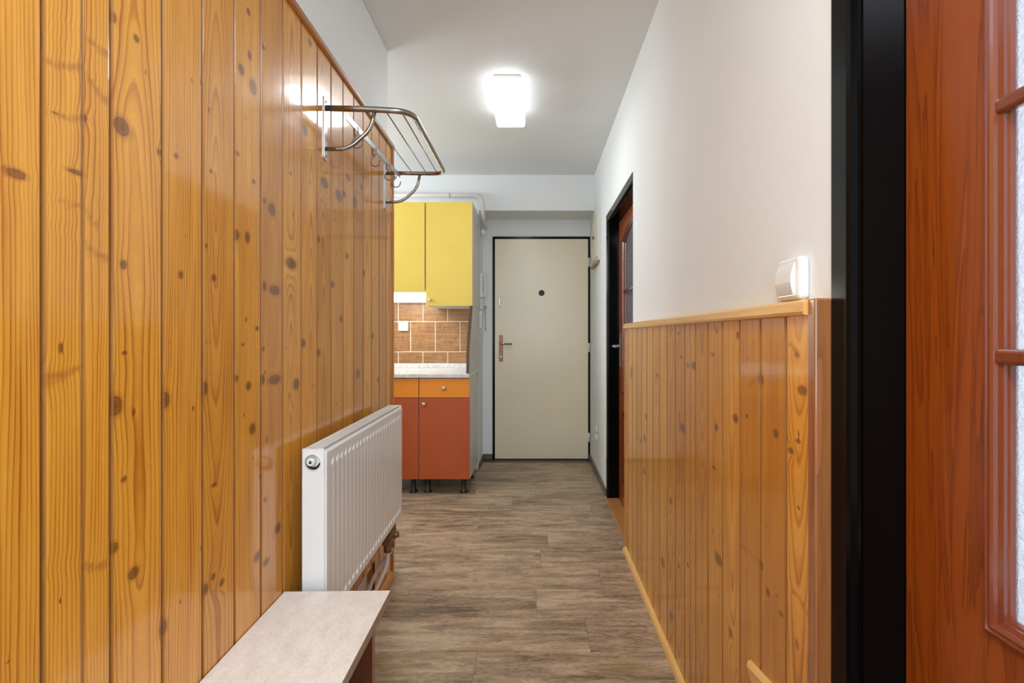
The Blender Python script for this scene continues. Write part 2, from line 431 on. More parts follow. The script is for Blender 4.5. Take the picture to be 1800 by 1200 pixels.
# right wall with its two door openings
mb = MB()
X2 = XR+0.13
mb.box(XR, X2, 3.53, 4.70, 0, H); mb.box(XR, X2, 2.58, 3.53, 1.93, H); mb.box(XR, X2, 0.85, 2.58, 0, H)
mb.box(XR, X2, -0.17, 0.85, 1.93, H); mb.box(XR, X2, -1.72, -0.17, 0, H)
struct('wall_right', mb, M['wall'], 'white wall above the low pine wainscot')
mb = MB()
for (x0, x1, z0, z1) in ((-0.75, -0.5, 0, H), (0.4, 0.63, 0, H), (-0.5, 0.4, 0, 0.7), (-0.5, 0.4, 2.2, H)):
    mb.box(x0, x1, -1.72, -1.60, z0, z1)
struct('wall_behind', mb, M['wall'])
# a dim side room behind the far glazed door
mb = MB(); mb.box(X2, 1.4, 2.2, 2.3, 0, H); mb.box(X2, 1.4, 4.0, 4.1, 0, H); mb.box(1.3, 1.4, 2.3, 4.0, 0, H)
mb.box(X2, 1.4, 2.2, 4.1, H, H+0.1)
struct('wall_side_room', mb, M['wall'])

# skirting
mb = MB().box(-0.465, -0.378, YD-0.012, YD, 0, 0.05, 0.003, 1).box(-0.465, -0.453, YB-0.01, YD-0.012, 0, 0.05, 0.003, 1)
struct('baseboard_back', mb, M['skirting'], 'grey brown skirting left of the entry door')
mb = MB().box(XR-0.012, XR, 3.54, YD, 0, 0.05, 0.003, 1)
struct('baseboard_right', mb, M['skirting'], 'grey brown skirting beside the entry door')

# ------------------------------------------------------------------ knotty pine boarding
def boarding(umin, umax, bounds, zs, place, knots, spikes, seed, extra_cuts=(), fine_from=0.55, hole=None, styles={}):
    """one mesh of tongue-and-groove boards; place(u, depth, z)->xyz.  Point attributes carry the growth-ring
    distance, the nearest knot and the board so the material can draw the grain round each knot."""
    rs = np.random.RandomState(seed)
    cols = []   # (u, depth, board)
    bl = [b for b in bounds if umin < b < umax]
    edges = [umin]+bl+[umax]
    for k in range(len(edges)-1):
        a, b = edges[k], edges[k+1]
        if k > 0: cols += [(a, 0.005, k), (a+0.0050, 0.005, k), (a+0.0068, 0.0006, k), (a+0.0085, 0.0, k)]
        else: cols += [(a, 0.0, k)]
        n = 21 if b > fine_from else 5
        us = list(np.linspace(a+(0.012 if k > 0 else 0.004), b-0.003, max(2, int(n*(b-a)/0.108))))
        for c in extra_cuts:
            if a+0.02 < c < b-0.02:
                us = [u for u in us if abs(u-c) > 0.003]+[c-0.0012, c, c+0.0012]; us.sort()
        for u in us:
            d = 0.0020 if any(abs(u-c) < 1e-6 for c in extra_cuts) else (0.00035 if any(abs(u-c) < 0.002 for c in extra_cuts) else 0.0)
            cols.append((u, d, k))
        cols.append((b-0.0012, 0.0004, k)); cols.append((b, 0.005 if k < len(edges)-2 else 0.0, k))
    U = np.array([c[0] for c in cols]); D = np.array([c[1] for c in cols]); Bd = np.array([c[2] for c in cols])
    Z = np.array(zs); nc, nr = len(U), len(Z)
    UU, ZZ = np.meshgrid(U, Z); RR = np.zeros_like(UU); KK = np.full_like(UU, 9.0); GG = np.tile((D > 0.0003).astype(float), (nr, 1)); SP = np.zeros_like(UU)
    BB = np.zeros_like(UU)
    for k in range(len(edges)-1):
        m = np.where(Bd == k)[0]; a, b = edges[k], edges[k+1]; w = b-a
        u = UU[:, m]; z = ZZ[:, m]
        style = rs.rand()
        if k in styles: style = styles[k]
        if style < 0.5:
            uc = a+w*rs.uniform(0.3, 0.7)+0.010*np.sin(z*rs.uniform(1, 2.2)+rs.uniform(0, 6)); h = 0.012+0.02*rs.rand()+rs.uniform(0.02, 0.05)*np.abs(z-rs.uniform(0, 2))+0.006*np.sin(z*rs.uniform(3, 6)+rs.uniform(0, 6))
        else:
            uc = a-w*rs.uniform(0.5, 1.6)+0.006*np.sin(z*rs.uniform(1, 3)+rs.uniform(0, 6)); h = 0.02+0.01*np.sin(z*2)
            if rs.rand() < 0.5: uc = uc+w*3.0
        R = np.sqrt((u-uc)**2+h**2)
        kn = [q for q in knots if a-0.004 <= q[0] < b+0.004]
        # a few small random knots where none were listed
        for _ in range(rs.randint(3, 8) if (a+b)/2 < 1.3 else rs.randint(7, 13)):
            rr = rs.uniform(0.0018, 0.0042)
            kn.append((a+w*rs.uniform(0.15, 0.85), rs.uniform(Z[0], Z[-1]), rr*rs.uniform(0.7, 1.0), rr*rs.uniform(1.0, 2.0)))
        Kmin = np.full_like(u, 9.0)
        for (ku, kz, ru, rz) in kn:
            du, dz = (u-ku)/ru, (z-kz)/rz
            d = np.sqrt(du*du+dz*dz); Kmin = np.minimum(Kmin, d)
            sgn = np.sign(np.where(np.abs(u-uc) > 1e-6, ku-np.mean(uc), 1.0))
            re = min(ru, rz*1.3); du2, dz2 = (u-ku)/re, (z-kz)/re
            R = R+sgn*0.8*re*np.exp(-(du2/2.2)**2-(dz2/3.4)**2)+0.5*re*np.exp(-(du2/1.5)**2-(dz2/2.6)**2)
        sp = np.zeros_like(u)
        for (u0, z0, u1, z1, w0, w1) in spikes:
            if not (a-0.01 <= (u0+u1)/2 < b+0.01): continue
            L = math.hypot(u1-u0, z1-z0); tx, tz = (u1-u0)/L, (z1-z0)/L
            s_ = ((u-u0)*tx+(z-z0)*tz)/L; dd = (-(u-u0)*tz+(z-z0)*tx)+0.003*np.sin(s_*3.1)
            ww = w0+(w1-w0)*np.clip(s_, 0, 1)
            v = np.clip(1.3-np.abs(dd)/ww, 0, 1)**0.7*(0.75+0.25*np.sin(dd/ww*5))*np.clip((s_+0.06)/0.08, 0, 1)*np.clip((1.06-s_)/0.08, 0, 1)
            sp = np.maximum(sp, v)
            R = R+0.5*ww*np.exp(-(dd/(3*ww))**2)
        RR[:, m] = R; KK[:, m] = Kmin; SP[:, m] = sp; BB[:, m] = rs.rand()
    verts = [place(U[j], D[j], Z[i]) for i in range(nr) for j in range(nc)]
    faces = []
    for i in range(nr-1):
        for j in range(nc-1):
            if hole and hole[0] < (U[j]+U[j+1])/2 < hole[1] and (Z[i]+Z[i+1])/2 < hole[2]: continue
            p = i*nc+j; faces.append((p, p+1, p+nc+1, p+nc))
    me = bpy.data.meshes.new('boards'); me.from_pydata(verts, [], faces)
    for nm, arr in (('ring', RR), ('knot', KK), ('board', BB), ('along', ZZ), ('spike', SP), ('groove', GG)):
        at = me.attributes.new(nm, 'FLOAT', 'POINT'); at.data.foreach_set('value', arr.astype(np.float32).ravel())
    me.materials.append(M['pine']); me.update()
    return me

def Lw(x, y):       # a photo pixel on the left panelling -> (along, height)
    Y = 549.0/(921-x); return Y, 1.105-(y-590)*Y/900
def Rw(x, y):
    Y = 423.0/(x-940); return Y, 1.105-(y-590)*Y/900
def kn(f, lst):
    out = []
    for (x, y, rx, ry) in lst:
        u, z = f(x, y); s = 900/u
        fx = abs(f(x+1, y)[0]-u)
        out.append((u, z, max(rx*fx*0.95, 0.0022), max(ry/s*0.95, 0.0022)))
    return out
LK = kn(Lw, [(27, 305, 19, 8), (133, 302, 15, 5), (97, 200, 7, 3), (148, 207, 6, 6), (213, 222, 14, 16), (240, 68, 5, 6),
    (200, 30, 5, 9), (280, 267, 4, 6), (310, 274, 4, 5), (371, 301, 3, 4), (424, 122, 5, 9), (445, 153, 6, 12), (439, 98, 3, 7),
    (437, 21, 3, 6), (463, 83, 3, 4), (418, 270, 3, 4), (446, 319, 3, 4), (465, 353, 3, 5), (478, 368, 6, 11), (511, 305, 2, 3),
    (535, 227, 3, 8), (355, 146, 3, 6), (217, 465, 6, 8), (219, 620, 5, 4), (203, 713, 12, 17), (318, 483, 4, 7), (290, 703, 8, 15),
    (376, 488, 4, 6), (358, 683, 7, 13), (414, 412, 7, 9), (435, 417, 4, 9), (483, 510, 9, 8), (465, 503, 3, 8), (512, 463, 8, 9),
    (483, 667, 10, 8), (461, 667, 4, 8), (437, 678, 4, 7), (414, 665, 5, 6), (521, 675, 5, 9), (533, 603, 4, 7), (444, 753, 5, 9),
    (463, 613, 2, 4), (298, 602, 2, 3), (363, 600, 2, 3), (363, 432, 2, 5), (427, 605, 3, 3), (452, 577, 3, 4), (218, 842, 5, 5),
    (200, 963, 8, 9), (235, 1007, 9, 10), (287, 1103, 7, 13), (358, 1038, 8, 10), (375, 1013, 4, 6), (390, 1023, 4, 6),
    (354, 963, 3, 3), (452, 978, 5, 8), (468, 987, 5, 6), (488, 928, 5, 8), (458, 837, 3, 4), (466, 878, 3, 4), (376, 852, 4, 4),
    (15, 1161, 5, 3), (317, 1057, 2, 4), (570, 321, 6, 8), (596, 344, 5, 9), (623, 355, 4, 10), (605, 341, 3, 5), (612, 312, 3, 5),
    (536, 229, 4, 9), (635, 329, 2, 4), (629, 657, 3, 7), (665, 667, 2, 4), (545, 75, 3, 6), (560, 420, 3, 5), (585, 500, 3, 5),
    (600, 560, 3, 6), (640, 480, 2, 5), (560, 620, 3, 6), (610, 450, 2, 5), (655, 590, 2, 5)])
def spk(f, lst):
    out = []
    for (x0, y0, x1, y1, w0, w1) in lst:
        a, b = f(x0, y0), f(x1, y1); out.append((a[0], a[1], b[0], b[1], w0*a[0]/900, w1*b[0]/900))
    return out
LS = spk(Lw, [(152, 66, 193, 97, 3, 6), (151, 130, 192, 182, 3, 9), (147, 362, 175, 400, 3, 5), (84, 108, 146, 117, 4, 7), (86, 198, 146, 208, 3, 5),
    (106, 354, 146, 360, 4, 4), (75, 668, 143, 643, 14, 3), (148, 428, 192, 455, 4, 6), (145, 994, 191, 990, 6, 6), (2, 292, 40, 310, 7, 7)])
zl = list(np.arange(0.0, 1.975, 0.0062))+[1.975]
placeL = lambda u, d, z: (-d, u, z)
bl = [0.647+0.1077*k for k in range(-18, 17)]
meL = boarding(-1.58, 2.352, bl, zl, placeL, LK, LS, 7, extra_cuts=(0.709,), hole=(1.60, 2.092, 0.185), styles={18: 0.8, 19: 0.9, 20: 0.2, 21: 0.7, 22: 0.3})
T = Thing('wall_panelling', 'tall orange varnished knotty pine boarding covering the left wall behind the radiator and coat rack', 'wall panelling', (0, 0.4, 0), 'L')
ob = bpy.data.objects.new('boards', meL); COL.objects.link(ob); ob.parent = T.o; ob.location = -T.off
# frame battens behind and round the boards
mb = MB()
mb.prism([(-0.029, 1.966), (0.006, 1.966), (0.010, 1.972), (0.010, 1.986), (0.004, 1.992), (-0.029, 1.992)], 'Y', -1.58, 2.377)
T.part('top_trim', mb, M['pine_dark'])
mb = MB().prism([(-0.029, 2.352), (0.004, 2.352), (0.009, 2.357), (0.009, 2.371), (0.003, 2.377), (-0.029, 2.377)], 'Z', 0.0, 1.966)
T.part('end_trim', mb, M['pine_post'])
for (a, b_) in ((2.12, 2.352), (-1.58, 1.58)):
    mb = MB().prism([(0.0005, 0.0), (0.016, 0.0), (0.016, 0.008), (0.008, 0.022), (0.0005, 0.028)], 'Y', a, b_)
    T.part('base_trim', mb, M['pine_trim'])
mb = MB().box(-0.028, -0.006, 1.575, 2.110, 0.170, 0.186).box(-0.028, -0.006, 2.092, 2.11, 0, 0.17)
T.part('opening_frame', mb, M['pine_post'])

# low wainscot on the right wall
RK = kn(Rw, [(1260, 582, 2, 4), (1401, 623, 4, 4), (1410, 686, 8, 8), (1220, 643, 4, 6), (1253, 623, 3, 3), (1338, 667, 4, 9), (1297, 589, 3, 6),
    (1263, 983, 6, 9), (1338, 993, 3, 8), (1179, 880, 2, 6), (1209, 993, 2, 4), (1193, 994, 2, 4), (1165, 989, 3, 8), (1350, 1041, 3, 7),
    (1373, 1079, 4, 4), (1284, 1112, 3, 6), (1180, 1081, 3, 7), (1404, 893, 3, 3), (1111, 655, 3, 10), (1133, 770, 2, 6), (1193, 586, 2, 3), (1197, 627, 2, 3), (1209, 642, 2, 3), (1364, 762, 4, 7), (1403, 775, 4, 4), (1390, 792, 5, 5),
    (1293, 735, 4, 7), (1259, 751, 3, 6), (1200, 752, 4, 8), (1155, 659, 2, 4), (1136, 732, 2, 5), (1126, 775, 2, 3), (1255, 821, 3, 3), (1133, 829, 2, 4), (1313, 731, 3, 3)])
RS = spk(Rw, [(1386, 603, 1402, 624, 3, 4), (1316, 680, 1337, 660, 4, 5), (1302, 958, 1337, 990, 3, 5), (1392, 1035, 1418, 1076, 3, 4), (1344, 918, 1352, 935, 3, 2)])
XW = 0.470
placeR = lambda u, d, z: (XW+d, u, z)
br = [0.956+0.1077*k for k in range(0, 17)]
meR = boarding(0.872, 2.636, br, list(np.arange(0.0, 1.14, 0.0066))+[1.14], placeR, RK, RS, 12, extra_cuts=(1.548,))
T = Thing('wainscot', 'low orange varnished pine wainscot on the right wall below the light switch', 'wall panelling', (0.48, 1.7, 0))
ob = bpy.data.objects.new('boards', meR); COL.objects.link(ob); ob.parent = T.o; ob.location = -T.off
mb = MB().prism([(XR-0.0005, 1.140), (XW-0.001, 1.140), (XW-0.010, 1.1415), (XW-0.0115, 1.147), (XW-0.010, 1.1625), (XW-0.004, 1.168), (XR-0.0005, 1.168)], 'Y', 0.8765, 2.652)
T.part('top_trim', mb, M['pine_light'])
mb = MB().box(XW-0.0035, XR-0.0005, 0.852, 0.876, 0, 1.168, 0.003, 2)
T.part('corner_post', mb, M['post_brown'])
mb = MB().box(XW-0.006, XR-0.0005, 2.636, 2.652, 0, 1.14, 0.002, 1)
T.part('end_trim', mb, M['pine_trim'])
mb = MB().prism([(XW-0.0005, 0.0), (XW-0.018, 0.0), (XW-0.0175, 0.008), (XW-0.012, 0.018), (XW-0.0005, 0.024)], 'Y', 0.853, 2.636)
T.part('base_trim', mb, M['pine_light'])
# tilted slat low on the wainscot
mb = MB()
y0, y1, zz0, zz1 = 1.112, 0.88, 0.402, 0.444
prof = [(XW-0.0006, 0.000), (XW-0.0075, -0.001), (XW-0.0135, -0.008), (XW-0.0125, -0.030), (XW-0.0006, -0.034)]
A = []; B = []
for i, (x, dz) in enumerate(prof):
    yy = y0+(-dz)*(-0.9)
    A.append(mb.bm.verts.new((x, yy, zz0+dz))); B.append(mb.bm.verts.new((x, y1, zz1+dz)))
mb.bm.faces.new(A); mb.bm.faces.new(B[::-1])
for i in range(5): mb.bm.faces.new((A[i], B[i], B[(i+1) % 5], A[(i+1) % 5]))
single('wooden_slat', mb, M['pine_light'], (XW, 1.0, 0.39), 'pale wooden slat fixed at a slight tilt low on the right wainscot', 'slat')

# ------------------------------------------------------------------ doors
def frame_mesh(y0, y1, ztop, far_only=False):
    """pressed steel frame in the right wall, opening y0..y1"""
    mb = MB(); f = XR-0.003
    # far jamb: face, rounded groove, reveal
    def jamb(ya, s):     # s=-1: jamb at the far end, facing -Y
        pts = [(f, ya), (f, ya+s*0.040), (f+0.004, ya+s*0.045), (f+0.014, ya+s*0.047), (f+0.016, ya+s*0.052), (f+0.016, ya+s*0.058), (XR+0.078, ya+s*0.060), (XR+0.078, ya+s*0.070), (XR+0.125, ya+s*0.070), (XR+0.125, ya)]
        mb.prism(pts, 'Z', 0.0, ztop)
    jamb(y1, -1)
    if not far_only: jamb(y0, 1)
    else:
        mb.prism([(XR+0.02, y0), (XR+0.02, y0+0.02), (XR+0.125, y0+0.02), (XR+0.125, y0)], 'Z', 0, ztop)
    ya, yb = (y0+0.001 if far_only else y0+0.04), y1-0.04
    pts = [(f, ztop), (f, ztop-0.040), (f+0.004, ztop-0.045), (f+0.016, ztop-0.047), (f+0.016, ztop-0.052), (XR+0.078, ztop-0.054), (XR+0.078, ztop-0.06), (XR+0.125, ztop-0.06), (XR+0.125, ztop)]
    mb.prism([(p[0], p[1]) for p in pts], 'Y', ya, yb)
    return mb
def glazed_leaf(T, y0, y1, ztop, handle_far):
    """cherry leaf with an arched glazed opening; hung closed in the right wall"""
    xf, xb = 0.571, 0.609; zb = 0.008
    ya, yb = y0+0.142, y1-0.142; ym = (ya+yb)/2; zo, zs = 0.735, 1.715
    mb = MB()
    mb.box(xf, xb, y0, ya, zb, ztop, 0.0015, 1).box(xf, xb, yb, y1, zb, ztop, 0.0015, 1).box(xf, xb, ya, yb, zb, zo)
    archp = [(ya+(yb-ya)*i/24, zs+0.085*math.sin(math.pi*i/24)**0.8) for i in range(25)]
    mb.prism([(ya, ztop)]+archp+[(yb, ztop)], 'X', xf, xb)
    leaf = T.part('leaf', mb, M['cherry'])
    # mouldings round the glass: stepped profile swept round the opening
    prof = [(-0.002, -0.0008), (-0.002, -0.003), (0.001, -0.005), (0.003, -0.005), (0.004, -0.0025), (0.008, -0.004), (0.011, -0.002), (0.012, 0.003), (0.018, 0.005), (0.018, 0.010), (0.020, 0.011), (0.022, 0.020)]
    loop = [(ya, zo)]+archp[0:]+[(yb, zo)]
    mb = MB(); rings = []
    n = len(loop)
    for i, (y, z) in enumerate(loop):
        p0, p1 = loop[i-1], loop[(i+1) % n]
        e0 = Vector((y-p0[0], z-p0[1])); e1 = Vector((p1[0]-y, p1[1]-z))
        if e0.length < 1e-6: e0 = e1
        if e1.length < 1e-6: e1 = e0
        e0.normalize(); e1.normalize()
        n0 = Vector((e0.y, -e0.x)); n1 = Vector((e1.y, -e1.x))   # inward for this winding
        nn = (n0+n1); nn.normalize(); k = 1/max(0.5, nn.dot(n0))
        ctr = Vector((ym, 1.25)); 
        if (ctr-Vector((y, z))).dot(nn) < 0: nn = -nn
        rings.append([mb.bm.verts.new((xf+px, y+nn.x*pu*k, z+nn.y*pu*k)) for pu, px in prof])
    for i in range(n):
        A, B = rings[i], rings[(i+1) % n]
        for k in range(len(prof)-1):
            mb.bm.faces.new((A[k], A[k+1], B[k+1], B[k]))
    T.part('glazing_bead', mb, M['cherry_mould'])
    for zz in (1.079, 1.389):
        mb = MB().box(xf+0.000, xf+0.016, ya+0.008, yb-0.008, zz-0.010, zz+0.010, 0.005, 3)
        T.part('glazing_bar', mb, M['cherry_mould'])
    mb = MB().box(xf+0.0165, xf+0.0205, ya+0.018, yb-0.018, zo+0.018, zs+0.07)
    T.part('glass', mb, M['glass'], label='pebbled frosted glass')
    # raised lower panel
    mb = MB()
    for (a, b_, c, d) in ((ya, yb, 0.16, 0.19), (ya, yb, 0.585, 0.615)): mb.box(xf-0.005, xf-0.0003, a, b_, c, d, 0.003, 2)
    for (a, b_) in ((ya, ya+0.03), (yb-0.03, yb)): mb.box(xf-0.005, xf-0.0003, a, b_, 0.19, 0.585, 0.003, 2)
    T.part('panel_moulding', mb, M['cherry_mould'])
    yh = (y1-0.045) if handle_far else (y0+0.045); s = -1 if handle_far else 1
    mb = MB().box(xf-0.006, xf-0.0005, yh-0.018, yh+0.018, 0.90, 1.12, 0.003, 2)
    h = T.part('handle_plate', mb, M['steel'])
    mb = MB().tube(round_path([(xf-0.006, yh, 1.036), (xf-0.048, yh, 1.036), (xf-0.048, yh+s*0.11, 1.036)], 0.012), 0.009, 12)
    T.part('handle', mb, M['steel'])

T = Thing('door_1', 'cream flush entry door in a thin black frame at the end of the corridor', None, (0.06, YD, 0), kind='structure')
mb = MB().box(-0.378, -0.358, YD-0.006, YD+0.1, 0, 1.992, 0.002, 1).box(0.482, XR-0.0005, YD-0.006, YD+0.1, 0, 1.992, 0.002, 1).box(-0.358, 0.482, YD-0.006, YD+0.1, 1.974, 1.992, 0.002, 1)
mb.box(-0.358, 0.482, YD+0.06, YD+0.1, 0, 1.974)
T.part('door_frame', mb, M['black_gloss'], label='thin black door frame')
mb = MB().box(-0.356, 0.477, YD-0.012, YD+0.03, 0.008, 1.969, 0.003, 2)
T.part('leaf', mb, M['cream'])
mb = MB().box(-0.318, -0.284, YD-0.017, YD-0.0125, 0.875, 1.11, 0.003, 2)
hp = T.part('handle_plate', mb, M['brass_plate'])
mb = MB().tube(round_path([(-0.301, YD-0.017, 1.035), (-0.301, YD-0.055, 1.035), (-0.20, YD-0.055, 1.032)], 0.012), 0.008, 12)
T.part('handle', mb, M['chrome'], parent=None)
mb = MB().lathe([(0.007, 0), (0.007, 0.003)], (-0.301, YD-0.0172, 0.92), (0, -1, 0), 16)
T.part('keyhole', mb, M['steel'])
mb = MB().lathe([(0.026, 0), (0.026, 0.004), (0.021, 0.008), (0.012, 0.008), (0.010, 0.004)], (0.061, YD-0.0125, 1.487), (0, -1, 0), 28)
T.part('peephole', mb, M['black'])
mb = MB().box(-0.326, -0.302, YD-0.020, YD-0.0125, 1.36, 1.455, 0.004, 2)
T.part('bolt_cover', mb, M['cream_box'])
mb = MB().box(-0.320, -0.308, YD-0.026, YD-0.0205, 1.372, 1.443, 0.002, 2)
T.part('bolt_knob', mb, M['steel'])
for zz in (1.76, 1.00, 0.20):
    mb = MB().tube([(0.483, YD-0.017, zz-0.04), (0.483, YD-0.017, zz+0.04)], 0.0085, 12)
    T.part('hinge', mb, M['white'])

T = Thing('door_2', 'cherry glazed door in a black frame in the far part of the right wall', None, (0.59, 3.05, 0), kind='structure')
T.part('door_frame', frame_mesh(2.58, 3.529, 1.93, True), M['black_gloss'], label='glossy black door frame')
glazed_leaf(T, 2.612, 3.466, 1.872, True)
mb = MB().box(XR-0.012, 0.5705, 2.602, 3.468, 0.0005, 0.0075, 0.002, 1)
T.part('threshold', mb, M['oak'])
T = Thing('door_3', 'cherry glazed door in a wide black frame at the near right', None, (0.59, 0.34, 0), kind='structure')
T.part('door_frame', frame_mesh(-0.169, 0.8495, 1.93), M['black_gloss'], label='glossy black door frame')
glazed_leaf(T, -0.108, 0.7885, 1.872, False)

# ------------------------------------------------------------------ ceiling lamp
T = Thing('ceiling_lamp', 'lit rectangular white glass lamp on the corridor ceiling', 'ceiling lamp', (-0.142, 2.84, H))
mb = MB().box(-0.215, -0.072, 2.615, 3.06, H-0.022, H-0.0005, 0.006, 2)
T.part('base', mb, M['white'])
mb = MB().box(-0.228, -0.058, 2.60, 3.075, H-0.088, H-0.0225, 0.017, 4)
o = T.part('shade', mb, [M['lamp_side'], M['lamp_glow']])
for p in o.data.polygons: p.material_index = 1 if p.normal.z < -0.6 else 0

# ------------------------------------------------------------------ light switch, sockets, boxes
T = Thing('light_switch', 'white rocker light switch resting just above the wainscot end', 'light switch', (XR, 0.965, 1.205))
mb = MB().box(XR-0.022, XR-0.0005, 0.917, 1.001, 1.170, 1.250, 0.009, 4)
T.part('frame', mb, M['white'])
mb = MB()
NI = 9
for i in range(NI):      # rocker with a curved face
    pass
prof = []
for i in range(9):
    z = 1.181+0.058*i/8; prof.append((XR-0.0235-0.006*math.sin(math.pi*i/8)-0.003*(1-i/8), z))
mb.prism(prof+[(XR-0.018, 1.239), (XR-0.018, 1.181)], 'Y', 0.930, 0.990, 0)
T.part('rocker', mb, M['white'])

T = Thing('double_socket', 'small white double wall socket low on the right wall by the entry door', 'socket', (XR, 4.06, 0.33))
for zc in (0.362, 0.298):
    mb = MB().lathe([(0.032, 0), (0.032, 0.010), (0.026, 0.016), (0.024, 0.010)], (XR-0.0005, 4.06, zc), (-1, 0, 0), 24)
    T.part('socket_plate', mb, M['white'])
T = Thing('wall_socket', 'cream power socket on the brown tiles under the lit cabinet', 'socket', (-1.08, YB, 1.185))
xc, zc = -1.085, 1.186
mb = MB().box(xc-0.042, xc+0.042, YB-0.034, YB-0.0135, zc-0.042, zc+0.042, 0.008, 3)
T.part('frame', mb, M['cream_box'])
mb = MB().lathe([(0.021, 0), (0.021, 0.002), (0.017, 0.002), (0.017, 0.0005)], (xc, YB-0.0343, zc), (0, -1, 0), 24)
T.part('well', mb, M['white'])
mb = MB().tube([(xc, YB-0.035, zc+0.009), (xc, YB-0.046, zc+0.009)], 0.003, 8)
T.part('earth_pin', mb, M['steel'])

T = Thing('fuse_box', 'cream metal fuse box high on the right wall near the entry door', 'fuse box', (XR, 4.1, 1.67))
mb = MB().box(XR-0.010, XR-0.0005, 3.895, 4.315, 1.685, 2.075, 0.003, 2)
T.part('frame', mb, M['cream_box'])
mb = MB().box(XR-0.016, XR-0.0105, 3.925, 4.285, 1.715, 2.05, 0.002, 2)
dd = T.part('door', mb, M['cream_box'])
mb = MB().lathe([(0.012, 0), (0.012, 0.006), (0.006, 0.009)], (XR-0.0165, 4.16, 1.90), (-1, 0, 0), 16)
T.part('lock', mb, M['black'], parent=dd)
mb = MB().lathe([(0.006, 0), (0.005, 0.004)], (XR-0.0165, 4.04, 1.87), (-1, 0, 0), 12)
T.part('screw', mb, M['steel'], parent=dd)
mb = MB().box(XR-0.026, XR-0.0105, 3.90, 4.31, 1.660, 1.684, 0.002, 1)
T.part('lower_lip', mb, M['walnut_edge'], label='tan lower edge strip')

XC = -0.465
T = Thing('intercom', 'slim white intercom handset on the niche cheek left of the entry door', 'intercom', (XC, 4.36, 1.42))
mb = MB().box(XC+0.0005, XC+0.022, 4.32, 4.41, 1.425, 1.635, 0.006, 3)
T.part('base', mb, M['white'])
mb = MB().box(XC+0.0225, XC+0.034, 4.335, 4.375, 1.44, 1.47, 0.004, 2).box(XC+0.0225, XC+0.034, 4.335, 4.375, 1.60, 1.63, 0.004, 2)
mb.box(XC+0.0345, XC+0.052, 4.335, 4.378, 1.43, 1.645, 0.008, 3)
T.part('handset', mb, M['white'])
T = Thing('bell_box', 'small grey box with lidded front directly under the intercom', 'box', (XC, 4.33, 1.33))
mb = MB().box(XC+0.0005, XC+0.035, 4.30, 4.37, 1.325, 1.418, 0.004, 2)
T.part('housing', mb, M['grey_laminate'])
mb = MB().box(XC+0.0355, XC+0.039, 4.305, 4.365, 1.33, 1.413, 0.002, 2)
T.part('lid', mb, M['white'])
T = Thing('terminal_box', 'narrow white plastic box on the niche cheek, lowest below the intercom', 'box', (XC, 4.32, 1.16))
mb = MB().box(XC+0.0005, XC+0.020, 4.285, 4.345, 1.165, 1.315, 0.005, 3)
T.part('housing', mb, M['white'])
for zc in (1.275, 1.205):
    mb = MB().lathe([(0.007, 0), (0.006, 0.006), (0.003, 0.008)], (XC+0.0205, 4.315, zc), (1, 0, 0), 14)
    T.part('screw_cap', mb, M['grey_laminate'])
T = Thing('hanging_key', 'key on a dark chain hanging below the intercom', 'key', (-0.415, 4.295, 1.33))
mb = MB().tube([(XC+0.0395, 4.32, 1.345), (-0.42, 4.305, 1.345), (-0.414, 4.296, 1.345), (-0.414, 4.296, 1.36)], 0.0022, 8)
T.part('hook', mb, M['steel'])
mb = MB()
for i in range(12):
    zc = 1.337-i*0.0125; c = (-0.414, 4.296)
    if i % 2: mb.tube([(c[0]+0.003*math.cos(a), c[1], zc+0.008*math.sin(a)) for a in [k*math.pi/4 for k in range(8)]], 0.0013, 6, closed=True)
    else: mb.tube([(c[0], c[1]+0.003*math.cos(a), zc+0.008*math.sin(a)) for a in [k*math.pi/4 for k in range(8)]], 0.0013, 6, closed=True)
T.part('chain', mb, M['black'])
mb = MB().tube([(-0.414+0.009*math.cos(a), 4.296, 1.345+0.009*math.sin(a)) for a in [k*math.pi/6 for k in range(12)]], 0.0022, 6, closed=True)
T.part('key_ring', mb, M['black'])
mb = MB().box(-0.4165, -0.4115, 4.290, 4.302, 1.145, 1.172, 0.002, 1).box(-0.4158, -0.4122, 4.294, 4.298, 1.172, 1.197)
T.part('key', mb, M['black'])

# gas pipe across the kitchen wall, bending down into the niche
T = Thing('gas_pipe', 'cream painted pipe above the yellow cabinets bending down by the door niche', 'pipe', (-0.9, 4.2, 2.25))
mb = MB().tube(round_path([(-1.75, 4.195, 2.255), (-0.425, 4.195, 2.255), (-0.425, 4.195, 2.085), (-0.425, 4.245, 2.04), (-0.425, 4.42, 2.04)], 0.085, 10), 0.0175, 16)
T.part('pipe_run', mb, M['pipe_paint'])
for x in (-1.5, -0.7):
    mb = MB().tube([(x, 4.195+0.0205*math.cos(a), 2.255+0.0205*math.sin(a)) for a in [k*math.pi/8 for k in range(16)]], 0.003, 6, closed=True)
    mb.tube([(x, 4.2155, 2.255), (x, 4.2495, 2.255)], 0.004, 8)
    T.part('pipe_clip', mb, M['pipe_paint'])
T = Thing('alarm_sensor', 'round white knob-like sensor on the niche cheek under the pipe bend', 'sensor', (XC, 4.32, 1.975))
mb = MB().box(XC+0.0005, XC+0.010, 4.285, 4.345, 1.93, 2.035, 0.003, 2)
T.part('bracket', mb, M['steel'])
mb = MB().lathe([(0.018, 0), (0.026, 0.006), (0.028, 0.016), (0.025, 0.027), (0.016, 0.036), (0.004, 0.040)], (XC+0.0105, 4.315, 1.975), (1, 0, 0), 24)
T.part('cap', mb, M['white'])

